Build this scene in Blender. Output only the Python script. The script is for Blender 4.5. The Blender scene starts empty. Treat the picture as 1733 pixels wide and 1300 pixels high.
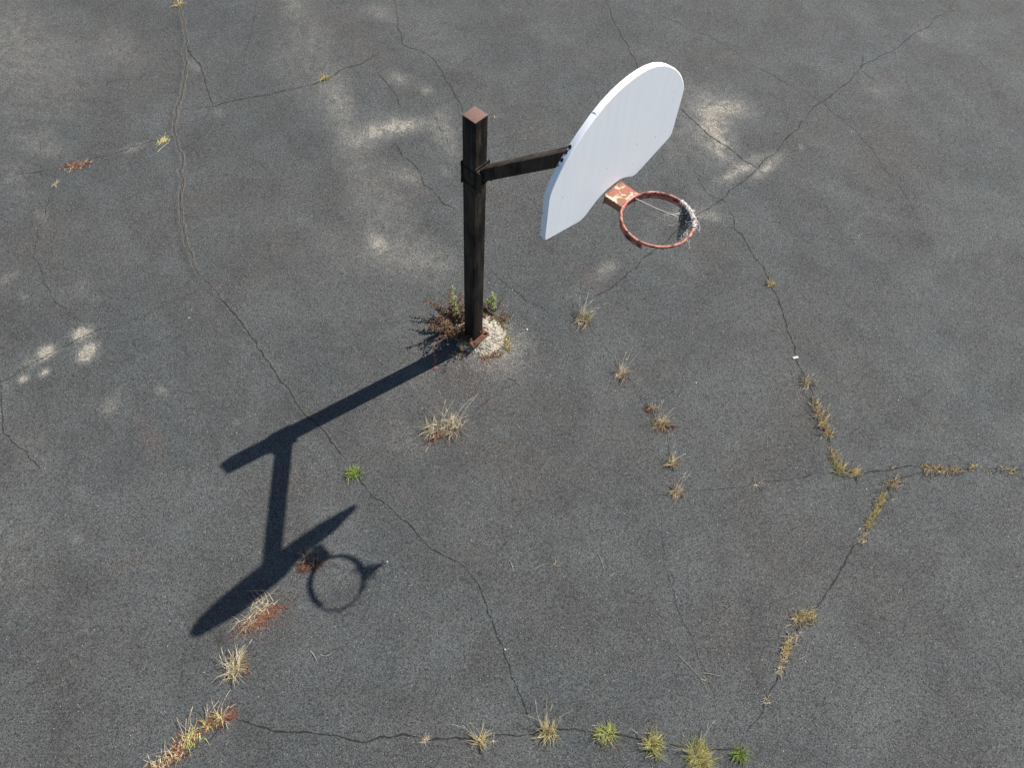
import bpy, bmesh, math, random
import numpy as np
from mathutils import Vector, Matrix, noise as mnoise
S = bpy.context.scene
COL = S.collection
R = math.radians
rng = random.Random(7)

# ------------------------------------------------------------------ camera
CAM = dict(f=1302.07083, x=0.44307, y=-4.55553, z=6.73083, pitch=-59.00295, roll=4.61539)
_p, _r = R(CAM['pitch']), R(CAM['roll'])
fw = Vector((0, math.cos(_p), math.sin(_p))); rt0 = Vector((1, 0, 0)); up0 = rt0.cross(fw)
rt = rt0*math.cos(_r) + up0*math.sin(_r); up = -rt0*math.sin(_r) + up0*math.cos(_r)
cd = bpy.data.cameras.new('camera'); cam = bpy.data.objects.new('camera', cd); COL.objects.link(cam)
cd.sensor_fit = 'HORIZONTAL'; cd.sensor_width = 36; cd.lens = CAM['f']/1733*36
cd.clip_start = .05; cd.clip_end = 2000
M = Matrix((rt, up, -fw)).transposed().to_4x4(); M.translation = (CAM['x'], CAM['y'], CAM['z'])
cam.matrix_world = M
S.camera = cam
# ------------------------------------------------------------------ sky, sun, exposure
SAZ, SEL = 216.58615, 47.41023            # direction the sunlight travels (azimuth in XY) and elevation
w = bpy.data.worlds.new('World'); S.world = w; w.use_nodes = True
nt = w.node_tree; bg = nt.nodes['Background']
sky = nt.nodes.new('ShaderNodeTexSky'); sky.sky_type = 'NISHITA'; sky.sun_disc = False
sky.sun_elevation = R(SEL)
sky.sun_rotation = R(90-(SAZ-180))        # Blender: clockwise from +Y
sky.air_density = 1.0; sky.dust_density = .4; sky.ozone_density = 1.6
nt.links.new(sky.outputs[0], bg.inputs[0]); bg.inputs[1].default_value = .068
sl = bpy.data.lights.new('sun', 'SUN'); sl.energy = 4.6; sl.angle = R(.53); sl.color = (1, .945, .87)
so = bpy.data.objects.new('sun', sl); COL.objects.link(so)
a, e = R(SAZ), R(SEL)
SUNV = Vector((math.cos(a)*math.cos(e), math.sin(a)*math.cos(e), -math.sin(e)))
so.rotation_euler = SUNV.to_track_quat('-Z', 'Y').to_euler(); so.location = (6, 4, 9)
S.view_settings.view_transform = 'Standard'; S.view_settings.look = 'None'
S.view_settings.exposure = .98; S.view_settings.gamma = 1

# ------------------------------------------------------------------ helpers
def g(px, py, z=0.0):                     # photo pixel -> point on the ground, in metres
    v = fw*CAM['f'] + rt*(px-866.5) - up*(py-650)
    o = Vector((CAM['x'], CAM['y'], CAM['z']))
    return o + v*((z-o.z)/v.z)
def tag(o, label=None, cat=None, group=None, kind=None):
    if label: o['label'] = label
    if cat: o['category'] = cat
    if group: o['group'] = group
    if kind: o['kind'] = kind
    return o
def link(name, me, mat=None, parent=None):
    o = bpy.data.objects.new(name, me); COL.objects.link(o)
    if mat: me.materials.append(mat)
    if parent: o.parent = parent
    return o
def empty(name, loc=(0, 0, 0)):
    o = bpy.data.objects.new(name, None); COL.objects.link(o); o.location = loc
    o.empty_display_size = .1
    return o
def fin(name, bm, mat, parent=None, smooth=35):
    me = bpy.data.meshes.new(name)
    bmesh.ops.recalc_face_normals(bm, faces=bm.faces)
    bm.to_mesh(me); bm.free()
    if smooth:
        me.shade_smooth(); me.set_sharp_from_angle(angle=R(smooth))
    return link(name, me, mat, parent)
class N:                                   # tiny node helper
    def __init__(s, name):
        s.m = bpy.data.materials.new(name); s.m.use_nodes = True; s.t = s.m.node_tree
        s.b = s.t.nodes['Principled BSDF']; s.tc = s.t.nodes.new('ShaderNodeTexCoord')
    def n(s, typ, **k):
        x = s.t.nodes.new('ShaderNode'+typ)
        for a, b in k.items(): setattr(x, a, b)
        return x
    def put(s, sock, v):
        if isinstance(v, bpy.types.NodeSocket): s.t.links.new(v, sock)
        else: sock.default_value = v
    def math(s, op, a, b=0., c=0., clamp=False):
        x = s.n('Math', operation=op, use_clamp=clamp)
        s.put(x.inputs[0], a); s.put(x.inputs[1], b); s.put(x.inputs[2], c)
        return x.outputs[0]
    def noise(s, scale, detail=2., rough=.5, dist=0., vec=None, out=0):
        x = s.n('TexNoise'); s.put(x.inputs['Vector'], vec or s.tc.outputs['Object'])
        x.inputs['Scale'].default_value = scale; x.inputs['Detail'].default_value = detail
        x.inputs['Roughness'].default_value = rough; x.inputs['Distortion'].default_value = dist
        return x.outputs[out]
    def scaled(s, v, vec=None):
        x = s.n('VectorMath', operation='MULTIPLY'); s.put(x.inputs[0], vec or s.tc.outputs['Object']); x.inputs[1].default_value = v
        return x.outputs[0]
    def mr(s, v, a, b, c=0., d=1.):
        x = s.n('MapRange'); s.put(x.inputs[0], v)
        for i, k in enumerate((a, b, c, d)): s.put(x.inputs[i+1], k)
        return x.outputs[0]
    def mix(s, f, a, b, mode='MIX'):
        x = s.n('Mix', data_type='RGBA', blend_type=mode)
        s.put(x.inputs[0], f)
        for i, v in ((6, a), (7, b)):
            s.put(x.inputs[i], v if isinstance(v, bpy.types.NodeSocket) else (*v, 1))
        return x.outputs[2]
    def bump(s, h, strength, dist):
        x = s.n('Bump'); x.inputs['Strength'].default_value = strength; x.inputs['Distance'].default_value = dist
        s.put(x.inputs['Height'], h); s.put(s.b.inputs['Normal'], x.outputs[0])
    def done(s, col, rough=.8, metal=0., spec=.5):
        s.put(s.b.inputs['Base Color'], col if isinstance(col, bpy.types.NodeSocket) else (*col, 1))
        s.put(s.b.inputs['Roughness'], rough); s.put(s.b.inputs['Metallic'], metal)
        s.b.inputs['Specular IOR Level'].default_value = spec
        return s.m

# ------------------------------------------------------------------ ground data (cracks, stains), photo pixels turned into metres
# (points, half width in metres, layer, pale filling 0..1, heave)
CR = [
 ([(301,-20),(303,10),(312,40),(317,70),(316,105),(311,140),(300,180),(295,210),(300,245),(304,290),(305,330),(307,370),(318,420),(328,450),(345,475)], .0135, 0, .6, .008),
 ([(345,475),(372,505),(400,535),(420,565),(442,595),(470,640),(500,682),(530,712),(560,750),(590,785)], .0095, 0, .35, .006),
 ([(590,785),(610,815),(630,840),(660,860),(690,885),(705,905),(730,930),(770,950),(800,975)], .0045, 0, .1, .002),
 ([(800,975),(815,1005),(830,1045),(848,1090),(862,1130),(875,1165),(890,1205),(897,1224)], .0055, 0, .1, .002),
 ([(316,75),(322,90),(340,112),(348,140),(355,165),(361,180)], .0065, 1, .1, .002),
 ([(330,185),(361,180),(420,165),(480,153),(530,143),(565,128),(610,108),(640,88)], .0055, 0, 0, .001),
 ([(-20,301),(50,293),(95,285),(150,270),(200,258),(245,242),(290,235)], .0038, 0, .25, .001),
 ([(95,285),(93,310),(80,345),(65,385),(60,420),(55,436),(68,452),(73,480),(85,500),(105,520),(125,525)], .0036, 1, .3, .001),
 ([(362,190),(350,225),(320,245),(303,250)], .0042, 1, .55, .0),
 ([(345,485),(300,505),(250,530),(205,548)], .0045, 1, .6, .001),
 ([(205,548),(160,562),(100,590),(40,625),(-20,655)], .0032, 1, 0, .0),
 ([(-3,640),(3,690),(5,735),(20,748),(45,765),(55,780),(70,800)], .005, 0, .3, .002),
 ([(668,-5),(672,45),(680,72),(700,82),(730,97),(750,125),(765,150),(780,178),(792,200)], .0055, 0, 0, .001),
 ([(635,115),(655,140),(670,160),(680,185)], .0045, 0, 0, 0),
 ([(665,240),(680,265),(710,290),(735,325),(750,345),(775,357)], .0045, 0, 0, 0),
 ([(720,175),(735,195),(750,225),(765,260)], .003, 1, 0, 0),
 ([(1020,-20),(1035,30),(1050,60),(1070,95),(1100,135),(1153,185),(1175,205),(1200,230),(1240,255),(1272,278),(1283,286)], .009, 0, .35, .002),
 ([(1640,-20),(1600,20),(1560,50),(1500,90),(1460,110),(1440,135),(1390,172),(1365,200),(1330,235),(1290,275),(1260,305),(1225,335),(1185,360),(1150,385),(1100,430),(1060,465),(1020,495),(980,522)], .0046, 1, 0, .003),
 ([(1223,335),(1240,365),(1260,405),(1280,440),(1300,470),(1318,510),(1332,560),(1345,600),(1360,635),(1378,680),(1392,725),(1405,755),(1420,790),(1440,803),(1480,798),(1550,790),(1600,795),(1760,802)], .0062, 0, .1, .002),
 ([(1555,800),(1510,815),(1495,840),(1475,880),(1460,910),(1430,950),(1400,1000),(1375,1035),(1345,1070),(1325,1120),(1310,1160),(1290,1205),(1262,1240)], .0058, 1, .05, .002),
 ([(1100,20),(1130,30),(1200,60),(1260,100),(1320,135),(1390,172),(1430,205),(1480,260),(1530,330),(1570,410)], .0034, 0, 0, .0),
 ([(1165,832),(1250,825),(1340,812),(1420,800)], .0022, 1, 0, 0),
 ([(1120,860),(1125,960),(1150,1040),(1180,1110),(1200,1160),(1210,1200)], .0026, 0, .15, 0),
 ([(388,1215),(430,1228),(480,1240),(560,1246),(640,1250),(720,1252),(800,1250),(890,1245)], .0068, 0, .3, .004),
 ([(890,1245),(930,1235),(1000,1243),(1100,1252),(1180,1270),(1250,1275)], .005, 1, .15, .001),
 ([(395,1150),(388,1215),(300,1290),(260,1320)], .003, 1, 0, 0),
 ([(985,535),(1015,575),(1050,630),(1090,685),(1130,740),(1143,830)], .0020, 1, 0, 0),
 ([(830,455),(860,485),(890,510),(930,530)], .0035, 0, 0, 0),
 ([(440,-10),(425,60),(410,120)], .0022, 1, 0, 0),
 ([(1460,90),(1455,118),(1480,135)], .004, 0, 0, 0),
 ([(870,650),(800,700)], .0022, 0, 0, 0),
 ([(1180,300),(1195,325),(1230,345)], .003, 0, 0, 0),
 ([(380,1235),(350,1228)], .003, 1, 0, 0),
]
# stains: centre, semi-axis vector a (px), ratio b, strength, kind (0 pale sand, 1 dark, 2 red-brown)
ST = [
 (825,585,(62,34),.7,.55,0),(20,120,(90,100),.8,.22,0),(520,120,(60,90),.6,.22,0),(720,60,(90,50),.6,.18,0),(640,330,(40,70),.6,.22,0),(560,420,(50,60),.6,.14,0),(1150,250,(60,50),.7,.2,0),
 (208,85,(42,20),.8,.30,0),(570,165,(12,50),.5,.40,0),(590,230,(20,70),.35,.25,0),(640,220,(42,-18),.4,.85,0),(690,213,(35,-6),.33,.9,0),(675,132,(18,8),.6,.6,0),
 (722,152,(12,4),.7,.6,0),(750,215,(5,28),.8,.55,0),(765,255,(8,16),.7,.4,0),(690,297,(26,8),.4,.5,0),(755,290,(12,8),.8,.3,0),(640,412,(16,22),.6,.7,0),(700,440,(85,14),.42,.38,0),(650,350,(60,60),.5,.15,0),
 (1205,210,(22,45),.55,.85,0),(1240,180,(38,6),.42,.75,0),(1222,255,(16,18),.8,.45,0),(1255,285,(34,-20),.28,.85,0),(1298,282,(26,-20),.34,.85,0),(1200,365,(24,4),.36,.75,0),(1150,360,(60,-18),.3,.2,0),(1190,190,(60,30),.9,.22,0),
 (1300,228,(20,-12),.5,.35,2),(1280,235,(38,18),.6,.35,1),(1355,248,(5,4),.9,.5,0),(1393,235,(6,5),.8,.45,2),(1458,188,(6,3),.8,.5,2),(1480,155,(20,6),.4,.35,0),(1560,95,(18,-10),.4,.35,2),(1515,130,(22,-8),.4,.3,2),(1558,55,(16,8),.5,.35,0),(1470,160,(30,20),.6,.25,2),(1400,80,(40,25),.5,.14,2),
 (1024,458,(20,-14),.5,.7,0),(1000,472,(24,20),.6,.4,2),(140,564,(16,-5),.6,1.9,0),(148,597,(15,-9),.75,2.1,0),(78,595,(14,-7),.6,1.6,0),(58,612,(24,-14),.35,.6,0),(74,631,(9,-5),.6,1.5,0),(40,641,(9,-5),.6,1.3,0),(5,650,(10,6),.6,.4,0),
 (273,662,(10,3),.7,.65,0),(188,685,(18,-22),.5,.42,0),(135,490,(22,-18),.6,.22,0),(15,470,(16,-12),.5,.4,0),(38,500,(10,8),.5,.25,0),(400,715,(10,8),.7,.3,0),(140,835,(16,10),.7,.3,0),
 (258,745,(14,28),.7,.75,2),(240,705,(12,12),.8,.35,2),(250,680,(22,20),.8,.3,1),(165,460,(12,12),.9,.4,1),(90,460,(26,12),.6,.3,2),(330,735,(18,18),.8,.22,2),(225,945,(30,-16),.6,.42,2),(185,965,(26,-12),.5,.3,2),(150,895,(26,8),.6,.3,2),(130,912,(10,6),.7,.4,0),(160,890,(34,22),.7,.28,1),(230,910,(20,20),.7,.3,1),
 (372,1078,(16,10),.8,.85,1),(690,835,(18,10),.7,.5,2),(1010,770,(40,30),.8,.2,1),(1085,1120,(20,22),.8,.32,2),(1145,1190,(10,10),.9,.35,2),(890,820,(40,26),.7,.24,2),(1060,520,(40,30),.8,.2,2),(565,830,(30,18),.7,.28,2),(860,880,(20,10),.7,.18,2),
 (690,745,(40,24),.7,.26,0),(800,650,(50,22),.7,.35,1),(870,590,(26,40),.55,.35,1),(845,585,(40,30),.5,.3,0),(890,575,(20,26),.6,.15,0),(905,500,(34,24),.7,.3,1),(840,450,(30,30),.8,.15,1),(790,650,(34,18),.6,.3,2),(700,640,(30,20),.7,.2,0),
 (500,8,(24,14),.8,.42,0),(560,28,(50,8),.4,.35,2),(600,60,(40,14),.5,.26,2),(620,95,(50,12),.4,.4,2),(640,20,(24,6),.5,.4,0),(530,65,(30,20),.8,.2,0),(680,150,(40,28),.7,.3,2),(700,320,(50,30),.7,.22,2),(730,440,(40,40),.6,.1,0),(845,55,(50,30),.6,.14,1),
 (760,140,(30,28),.8,.25,1),(640,265,(60,36),.7,.18,1),(960,90,(50,30),.8,.16,2),(1010,85,(30,20),.8,.16,2),(1250,620,(60,40),.8,.08,2),(1565,405,(16,14),.8,.55,1),(1535,370,(14,30),.4,.35,1),(1600,240,(70,24),.4,.15,2),(1690,200,(30,20),.6,.18,2),(1690,350,(50,34),.7,.12,2),
 (70,250,(50,14),.4,.3,0),(130,275,(16,-10),.5,.45,2),(75,400,(14,30),.7,.28,2),(70,365,(8,14),.6,.4,0),(20,300,(40,30),.7,.2,0),(100,120,(80,60),.8,.12,0),(20,40,(60,60),.9,.22,0),(225,250,(24,-8),.3,.45,0),(330,110,(16,10),.6,.4,0),(370,190,(10,8),.6,.3,0),(440,340,(80,20),.5,.14,2),(290,200,(26,40),.6,.22,2),(480,340,(60,24),.5,.14,1),(380,395,(60,30),.7,.14,1),
 (440,1045,(36,-20),.5,.9,2),(230,1240,(26,-14),.5,.3,2),(120,1210,(30,20),.6,.2,2),(60,1130,(50,30),.7,.14,2),(430,1250,(26,20),.7,.22,1),(540,950,(26,20),.7,.3,1),(470,1050,(30,16),.5,.3,2),(590,950,(60,30),.7,.08,2),(600,1180,(90,60),.7,.12,1),(560,1110,(90,50),.7,.1,2),
 (1230,960,(70,60),.8,.14,2),(1500,560,(60,50),.8,.1,2),(1430,560,(30,20),.7,.2,1),(1040,740,(60,30),.7,.2,2),(780,160,(24,20),.8,.2,1),(1250,1130,(60,40),.8,.12,2),(920,230,(60,60),.8,.1,2),(1090,1240,(60,20),.5,.12,1),
 (850,330,(60,14),.5,.3,2),(690,320,(30,10),.6,.3,2),(1530,120,(60,40),.8,.12,0),(880,700,(80,24),.5,.14,1),(60,760,(40,60),.6,.18,0),(15,940,(24,120),.7,.25,0),(110,1000,(60,50),.8,.12,1),(60,1050,(60,30),.8,.15,2),
 (840,615,(34,8),.5,.5,2),(765,725,(30,-14),.5,.35,2),(740,605,(40,14),.6,.35,2),(985,552,(18,6),.7,.6,2),(1120,722,(18,8),.6,.5,2),(330,1240,(50,-44),.25,.7,2),(395,1140,(20,-8),.6,.5,2),
]
def fractal(pts, amp, lev):
    P = [np.array(p, float) for p in pts]
    r = np.random.default_rng(int(abs(pts[0][0]*13+pts[0][1]*7))+3)
    for _ in range(lev):
        Q = [P[0]]
        for a_, b_ in zip(P, P[1:]):
            d = b_-a_; L = np.hypot(*d); n_ = np.array([-d[1], d[0]])/(L+1e-9)
            Q += [(a_+b_)/2 + n_*r.normal()*amp*min(L, .5), b_]
        P = Q
    return P

# ------------------------------------------------------------------ ground sheet
def build_ground(mat):
    st = .014
    X0, X1, Y0, Y1 = -8.4, 9.0, -5.0, 8.0
    nx, ny = int((X1-X0)/st)+1, int((Y1-Y0)/st)+1
    xs = np.linspace(X0, X1, nx); ys = np.linspace(Y0, Y1, ny)
    GX, GY = np.meshgrid(xs, ys)
    z = np.zeros_like(GX)
    dl = [np.full(GX.shape, .3) for _ in range(2)]; wl = [np.zeros(GX.shape) for _ in range(2)]; pl = [np.zeros(GX.shape) for _ in range(2)]
    best = [np.full(GX.shape, .3) for _ in range(2)]
    dx, dy = xs[1]-xs[0], ys[1]-ys[0]
    for pts, hw, ly, pale, heave in CR:
        G_ = [g(*q) for q in pts]; P = fractal([(q.x, q.y) for q in G_], .05, 4)
        tot = len(P)-1
        for i, (A, B) in enumerate(zip(P, P[1:])):
            m = .16
            x0 = max(0, int((min(A[0], B[0])-m-X0)/dx)); x1 = min(nx, int((max(A[0], B[0])+m-X0)/dx)+2)
            y0 = max(0, int((min(A[1], B[1])-m-Y0)/dy)); y1 = min(ny, int((max(A[1], B[1])+m-Y0)/dy)+2)
            if x1 <= x0 or y1 <= y0: continue
            sx, sy = GX[y0:y1, x0:x1], GY[y0:y1, x0:x1]
            D = B-A; L2 = D@D+1e-12
            t = ((sx-A[0])*D[0]+(sy-A[1])*D[1])/L2; tc = np.clip(t, 0, 1)
            d = np.hypot(sx-A[0]-tc*D[0], sy-A[1]-tc*D[1])
            sg = np.sign((sx-A[0])*D[1]-(sy-A[1])*D[0]); sg[sg == 0] = 1
            u = (i+tc)/tot; end = np.minimum(u, 1-u)*2
            tw = hw*(.35+.65*np.clip(end*4, 0, 1))*(1+.25*math.sin(i*.71)+.2*math.sin(i*1.9+hw*900))
            bb = best[ly][y0:y1, x0:x1]; k = d < bb
            bb[k] = d[k]; dl[ly][y0:y1, x0:x1][k] = (d*sg)[k]; wl[ly][y0:y1, x0:x1][k] = tw[k]
            pl[ly][y0:y1, x0:x1][k] = pale
            if heave:
                zz = heave*np.exp(-((d*sg-.035)/.035)**2)
                zv = z[y0:y1, x0:x1]; np.maximum(zv, zz, out=zv)
    sta = [np.zeros(GX.shape) for _ in range(3)]
    for cx, cy, (ax, ay), rb, s_, kd in ST:
        c = g(cx, cy); va = g(cx+ax, cy+ay)-c; L = math.hypot(ax, ay); vb = g(cx-ay*rb, cy+ax*rb)-c
        det = va.x*vb.y-va.y*vb.x
        rad = 2.6*max(va.length, vb.length)
        x0 = max(0, int((c.x-rad-X0)/dx)); x1 = min(nx, int((c.x+rad-X0)/dx)+2)
        y0 = max(0, int((c.y-rad-Y0)/dy)); y1 = min(ny, int((c.y+rad-Y0)/dy)+2)
        if x1 <= x0 or y1 <= y0: continue
        px_, py_ = GX[y0:y1, x0:x1]-c.x, GY[y0:y1, x0:x1]-c.y
        u = (px_*vb.y-py_*vb.x)/det; v = (va.x*py_-va.y*px_)/det
        rr = u*u+v*v
        sta[kd][y0:y1, x0:x1] += s_*np.exp(-rr*1.0)
    co = np.stack([GX, GY, z], -1).reshape(-1, 3)
    idx = np.arange(nx*ny).reshape(ny, nx)
    q = np.stack([idx[:-1, :-1], idx[:-1, 1:], idx[1:, 1:], idx[1:, :-1]], -1).reshape(-1, 4)
    # outer sheet out to the horizon
    F = 700.0
    xo = [-F, -120, -30, X0, X1, 30, 120, F]; yo = [-F, -120, -30, Y0, Y1, 30, 120, F]
    base = len(co); oc = np.array([(x, y, 0) for y in yo for x in xo], float)
    oq = [(base+j*8+i, base+j*8+i+1, base+(j+1)*8+i+1, base+(j+1)*8+i) for j in range(7) for i in range(7) if not (i == 3 and j == 3)]
    co = np.concatenate([co, oc]); q = np.concatenate([q, np.array(oq)])
    me = bpy.data.meshes.new('asphalt_ground')
    me.vertices.add(len(co)); me.vertices.foreach_set('co', co.ravel())
    me.loops.add(q.size); me.loops.foreach_set('vertex_index', q.ravel().astype(np.int32))
    me.polygons.add(len(q)); me.polygons.foreach_set('loop_start', np.arange(0, q.size, 4, dtype=np.int32))
    me.update(calc_edges=True); me.shade_smooth()
    no = len(oc)
    def attr(nm, chans):
        A_ = me.attributes.new(nm, 'FLOAT_COLOR', 'POINT')
        arr = np.ones((len(co), 4), np.float32); arr[:, :3] = 0
        for i, c in enumerate(chans): arr[:len(co)-no, i] = c.ravel()
        if nm != 'stain': arr[len(co)-no:, 0] = .3
        A_.data.foreach_set('color', arr.ravel())
    attr('crack_one', (dl[0], wl[0], pl[0])); attr('crack_two', (dl[1], wl[1], pl[1])); attr('stain', sta)
    return tag(link('ground', me, mat), kind='structure')

def asphalt():
    s = N('asphalt'); O = s.tc.outputs['Object']
    big = s.noise(.45, 4, .55); med = s.noise(2.3, 5, .6, .3); sm = s.noise(11, 4, .6)
    c = s.mix(s.mr(big, .40, .60), (.0412, .0472, .0478), (.0495, .0475, .0440))
    c = s.mix(s.mr(s.noise(1.7, 4, .6, .4, vec=s.scaled((1.3, .8, 1))), .52, .72, 0, .5), c, (.0490, .0430, .0400))
    c = s.mix(s.mr(med, .35, .68), c, (.0345, .0350, .0345))
    c = s.mix(s.mr(s.noise(1.1, 3, .6, .5, vec=s.scaled((1, 1, 3))), .45, .75), c, (.0560, .0600, .0590))
    c = s.mix(s.mr(sm, .35, .75, 0, .22), c, (.056, .056, .053))
    # stains with broken edges
    at = s.n('Attribute', attribute_name='stain'); sp = s.n('SeparateColor'); s.put(sp.inputs[0], at.outputs['Color'])
    ed = s.noise(6.5, 8, .72, .6); gr = s.noise(70, 2, .6)
    edge = s.math('ADD', s.math('MULTIPLY', ed, 3.3), s.math('SUBTRACT', s.math('MULTIPLY', gr, .9), 1.22), clamp=False)
    edge = s.math('MAXIMUM', edge, .10)
    def smask(ch, lo, hi, top):
        return s.mr(s.math('MULTIPLY', s.math('MULTIPLY', sp.outputs[ch], 1.2), edge), lo, hi, 0, top)
    c = s.mix(smask(1, .05, .8, .7), c, (.026, .024, .024))
    c = s.mix(smask(2, .06, .70, .60), c, s.mix(s.mr(s.noise(95, 2, .7), .5, .64), (.046, .039, .036), (.098, .082, .074)))
    c = s.mix(smask(0, .07, .62, .80), c, (.100, .097, .087))
    c = s.mix(smask(0, .75, 1.15, .85), c, (.195, .177, .143))
    # aggregate grain
    v1 = s.n('TexVoronoi'); s.put(v1.inputs['Vector'], O); v1.inputs['Scale'].default_value = 128
    v2 = s.n('TexVoronoi'); s.put(v2.inputs['Vector'], O); v2.inputs['Scale'].default_value = 250
    s1 = s.n('SeparateColor'); s.put(s1.inputs[0], v1.outputs['Color'])
    s2 = s.n('SeparateColor'); s.put(s2.inputs[0], v2.outputs['Color'])
    grain = s.math('ADD', s.math('MULTIPLY', s1.outputs[0], 1.45), s.math('MULTIPLY', s2.outputs[1], 1.25))
    grain = s.math('MAXIMUM', s.math('SUBTRACT', grain, .145), .12)
    gm = s.n('CombineColor')
    for i in range(3):
        s.put(gm.inputs[i], s.math('ADD', grain, s.math('MULTIPLY', s.math('SUBTRACT', s1.outputs[1], .5), (.18, 0, -.18)[i])))
    c = s.mix(1., c, gm.outputs[0], 'MULTIPLY')
    chip = s.mr(s1.outputs[2], .990, .997, 0, .30)
    c = s.mix(chip, c, (.22, .21, .20))
    chip2 = s.mr(s2.outputs[2], .9990, .9994, 0, .75)
    c = s.mix(chip2, c, (.6, .58, .54))
    # cracks
    wob = s.math('ADD', s.math('MULTIPLY', s.math('SUBTRACT', s.noise(30, 5, .78), .5), .034), s.math('MULTIPLY', s.math('SUBTRACT', s.noise(140, 2, .6), .5), .008))
    brk = s.noise(7, 3, .6)
    H = None
    for nm in ('crack_one', 'crack_two'):
        a_ = s.n('Attribute', attribute_name=nm); q = s.n('SeparateColor'); s.put(q.inputs[0], a_.outputs['Color'])
        d = s.math('ABSOLUTE', s.math('ADD', q.outputs[0], wob)); wd = s.math('MULTIPLY', q.outputs[1], s.mr(brk, .34, .62, .50, 1.2))
        pale = q.outputs[2]
        # dusty worn lips
        halo = s.math('SUBTRACT', s.math('MULTIPLY', wd, 2.8), d)
        halo = s.math('MULTIPLY', s.mr(halo, 0, .016), s.math('MULTIPLY', pale, s.mr(ed, .3, .6, .4, 1.)))
        c = s.mix(halo, c, s.mix(gr, (.115, .108, .096), (.18, .168, .145)))
        hd = s.mr(s.math('SUBTRACT', s.math('MULTIPLY', wd, 4.5), d), 0, .03, 0, .45)
        c = s.mix(s.math('MULTIPLY', hd, s.math('SUBTRACT', 1, pale)), c, (.026, .025, .025))
        core = s.mr(s.math('SUBTRACT', wd, d), -.0015, .0035)
        # a wide crack is partly packed with pale grit, a hairline groove stays at each edge
        inner = s.math('MULTIPLY', s.mr(s.math('SUBTRACT', s.math('MULTIPLY', wd, .45), d), -.001, .003), s.math('MULTIPLY', s.mr(pale, .3, .8), s.mr(brk, .35, .5)))
        c = s.mix(s.math('MULTIPLY', core, .93), c, (.012, .011, .010))
        c = s.mix(inner, c, (.125, .115, .095))
        h = s.math('MULTIPLY', s.mr(s.math('SUBTRACT', wd, d), -.0015, .004), s.math('MULTIPLY', s.math('SUBTRACT', 1, s.math('MULTIPLY', inner, .7)), -1.5))
        H = h if H is None else s.math('ADD', H, h)
    bh = s.math('ADD', s.math('MULTIPLY', s.noise(165, 2, .65), 1.1), s.math('MULTIPLY', s.noise(26, 3, .6), .5))
    bh = s.math('ADD', bh, H)
    s.bump(bh, .9, .0075)
    return s.done(c, s.mr(grain, .4, 1.8, .92, .78), 0, .35)
build_ground(asphalt())

# ------------------------------------------------------------------ materials
def rusty_black(name, rust=.35, streak=True):
    s = N(name)
    v = s.scaled((1, 1, .10)); st_ = s.noise(34, 5, .7, .2, vec=v); pat = s.noise(5, 5, .65, .3, vec=s.scaled((1, 1, .5)))
    fine = s.noise(90, 3, .6)
    c = s.mix(s.mr(fine, .3, .7), (.0048, .0046, .0044), (.0100, .0092, .0085))
    f = s.mr(s.math('ADD', s.math('MULTIPLY', st_, .5), s.math('MULTIPLY', pat, .6)), .66-rust*.3, .86-rust*.3, 0, .85)
    c = s.mix(f, c, s.mix(fine, (.044, .031, .021), (.105, .082, .060)))
    c = s.mix(s.mr(s.noise(60, 4, .7, vec=s.scaled((1, 1, .06))), .67, .73, 0, .5), c, (.07, .06, .05))
    s.bump(s.math('ADD', fine, s.math('MULTIPLY', f, .6)), .25, .002)
    return s.done(c, s.mr(f, 0, 1, .55, .9), 0, .16)
M_post = rusty_black('weathered_black_steel', .52)
M_arm = rusty_black('rust_browned_black_steel', .75)
def rust_plain(name, a_, b_, c_):
    s = N(name); f = s.noise(40, 5, .65); p = s.noise(9, 4, .6, .4)
    c = s.mix(s.mr(f, .3, .7), a_, b_); c = s.mix(s.mr(p, .5, .7, 0, .7), c, c_)
    s.bump(f, .3, .002); return s.done(c, .88, 0, .25)
M_cap = rust_plain('sun_bleached_rust', (.125, .072, .057), (.175, .108, .088), (.14, .09, .08))
M_plate = rust_plain('rusted_base_steel', (.080, .038, .024), (.125, .062, .040), (.05, .025, .016))
M_bolt = rust_plain('dark_rusted_bolt', (.016, .011, .009), (.04, .022, .014), (.01, .008, .007))
def rimmat():
    s = N('flaking_orange_paint')
    f = s.noise(22, 5, .65, .5); f2 = s.noise(60, 4, .7); p = s.noise(13, 4, .6, .8)
    c = s.mix(s.mr(f2, .3, .7), (.27, .085, .058), (.46, .19, .14))
    c = s.mix(s.mr(f, .51, .59, 0, .95), c, (.045, .018, .013))
    c = s.mix(s.mr(s.noise(17, 3, .6, .6), .55, .68, 0, .8), c, (.52, .27, .205))
    c = s.mix(s.mr(p, .63, .68, 0, .5), c, (.45, .30, .23))
    s.bump(s.math('ADD', s.mr(f, .54, .62, 1, 0), s.math('MULTIPLY', f2, .4)), .35, .002)
    return s.done(c, .62, 0, .4)
M_rim = rimmat()
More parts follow.
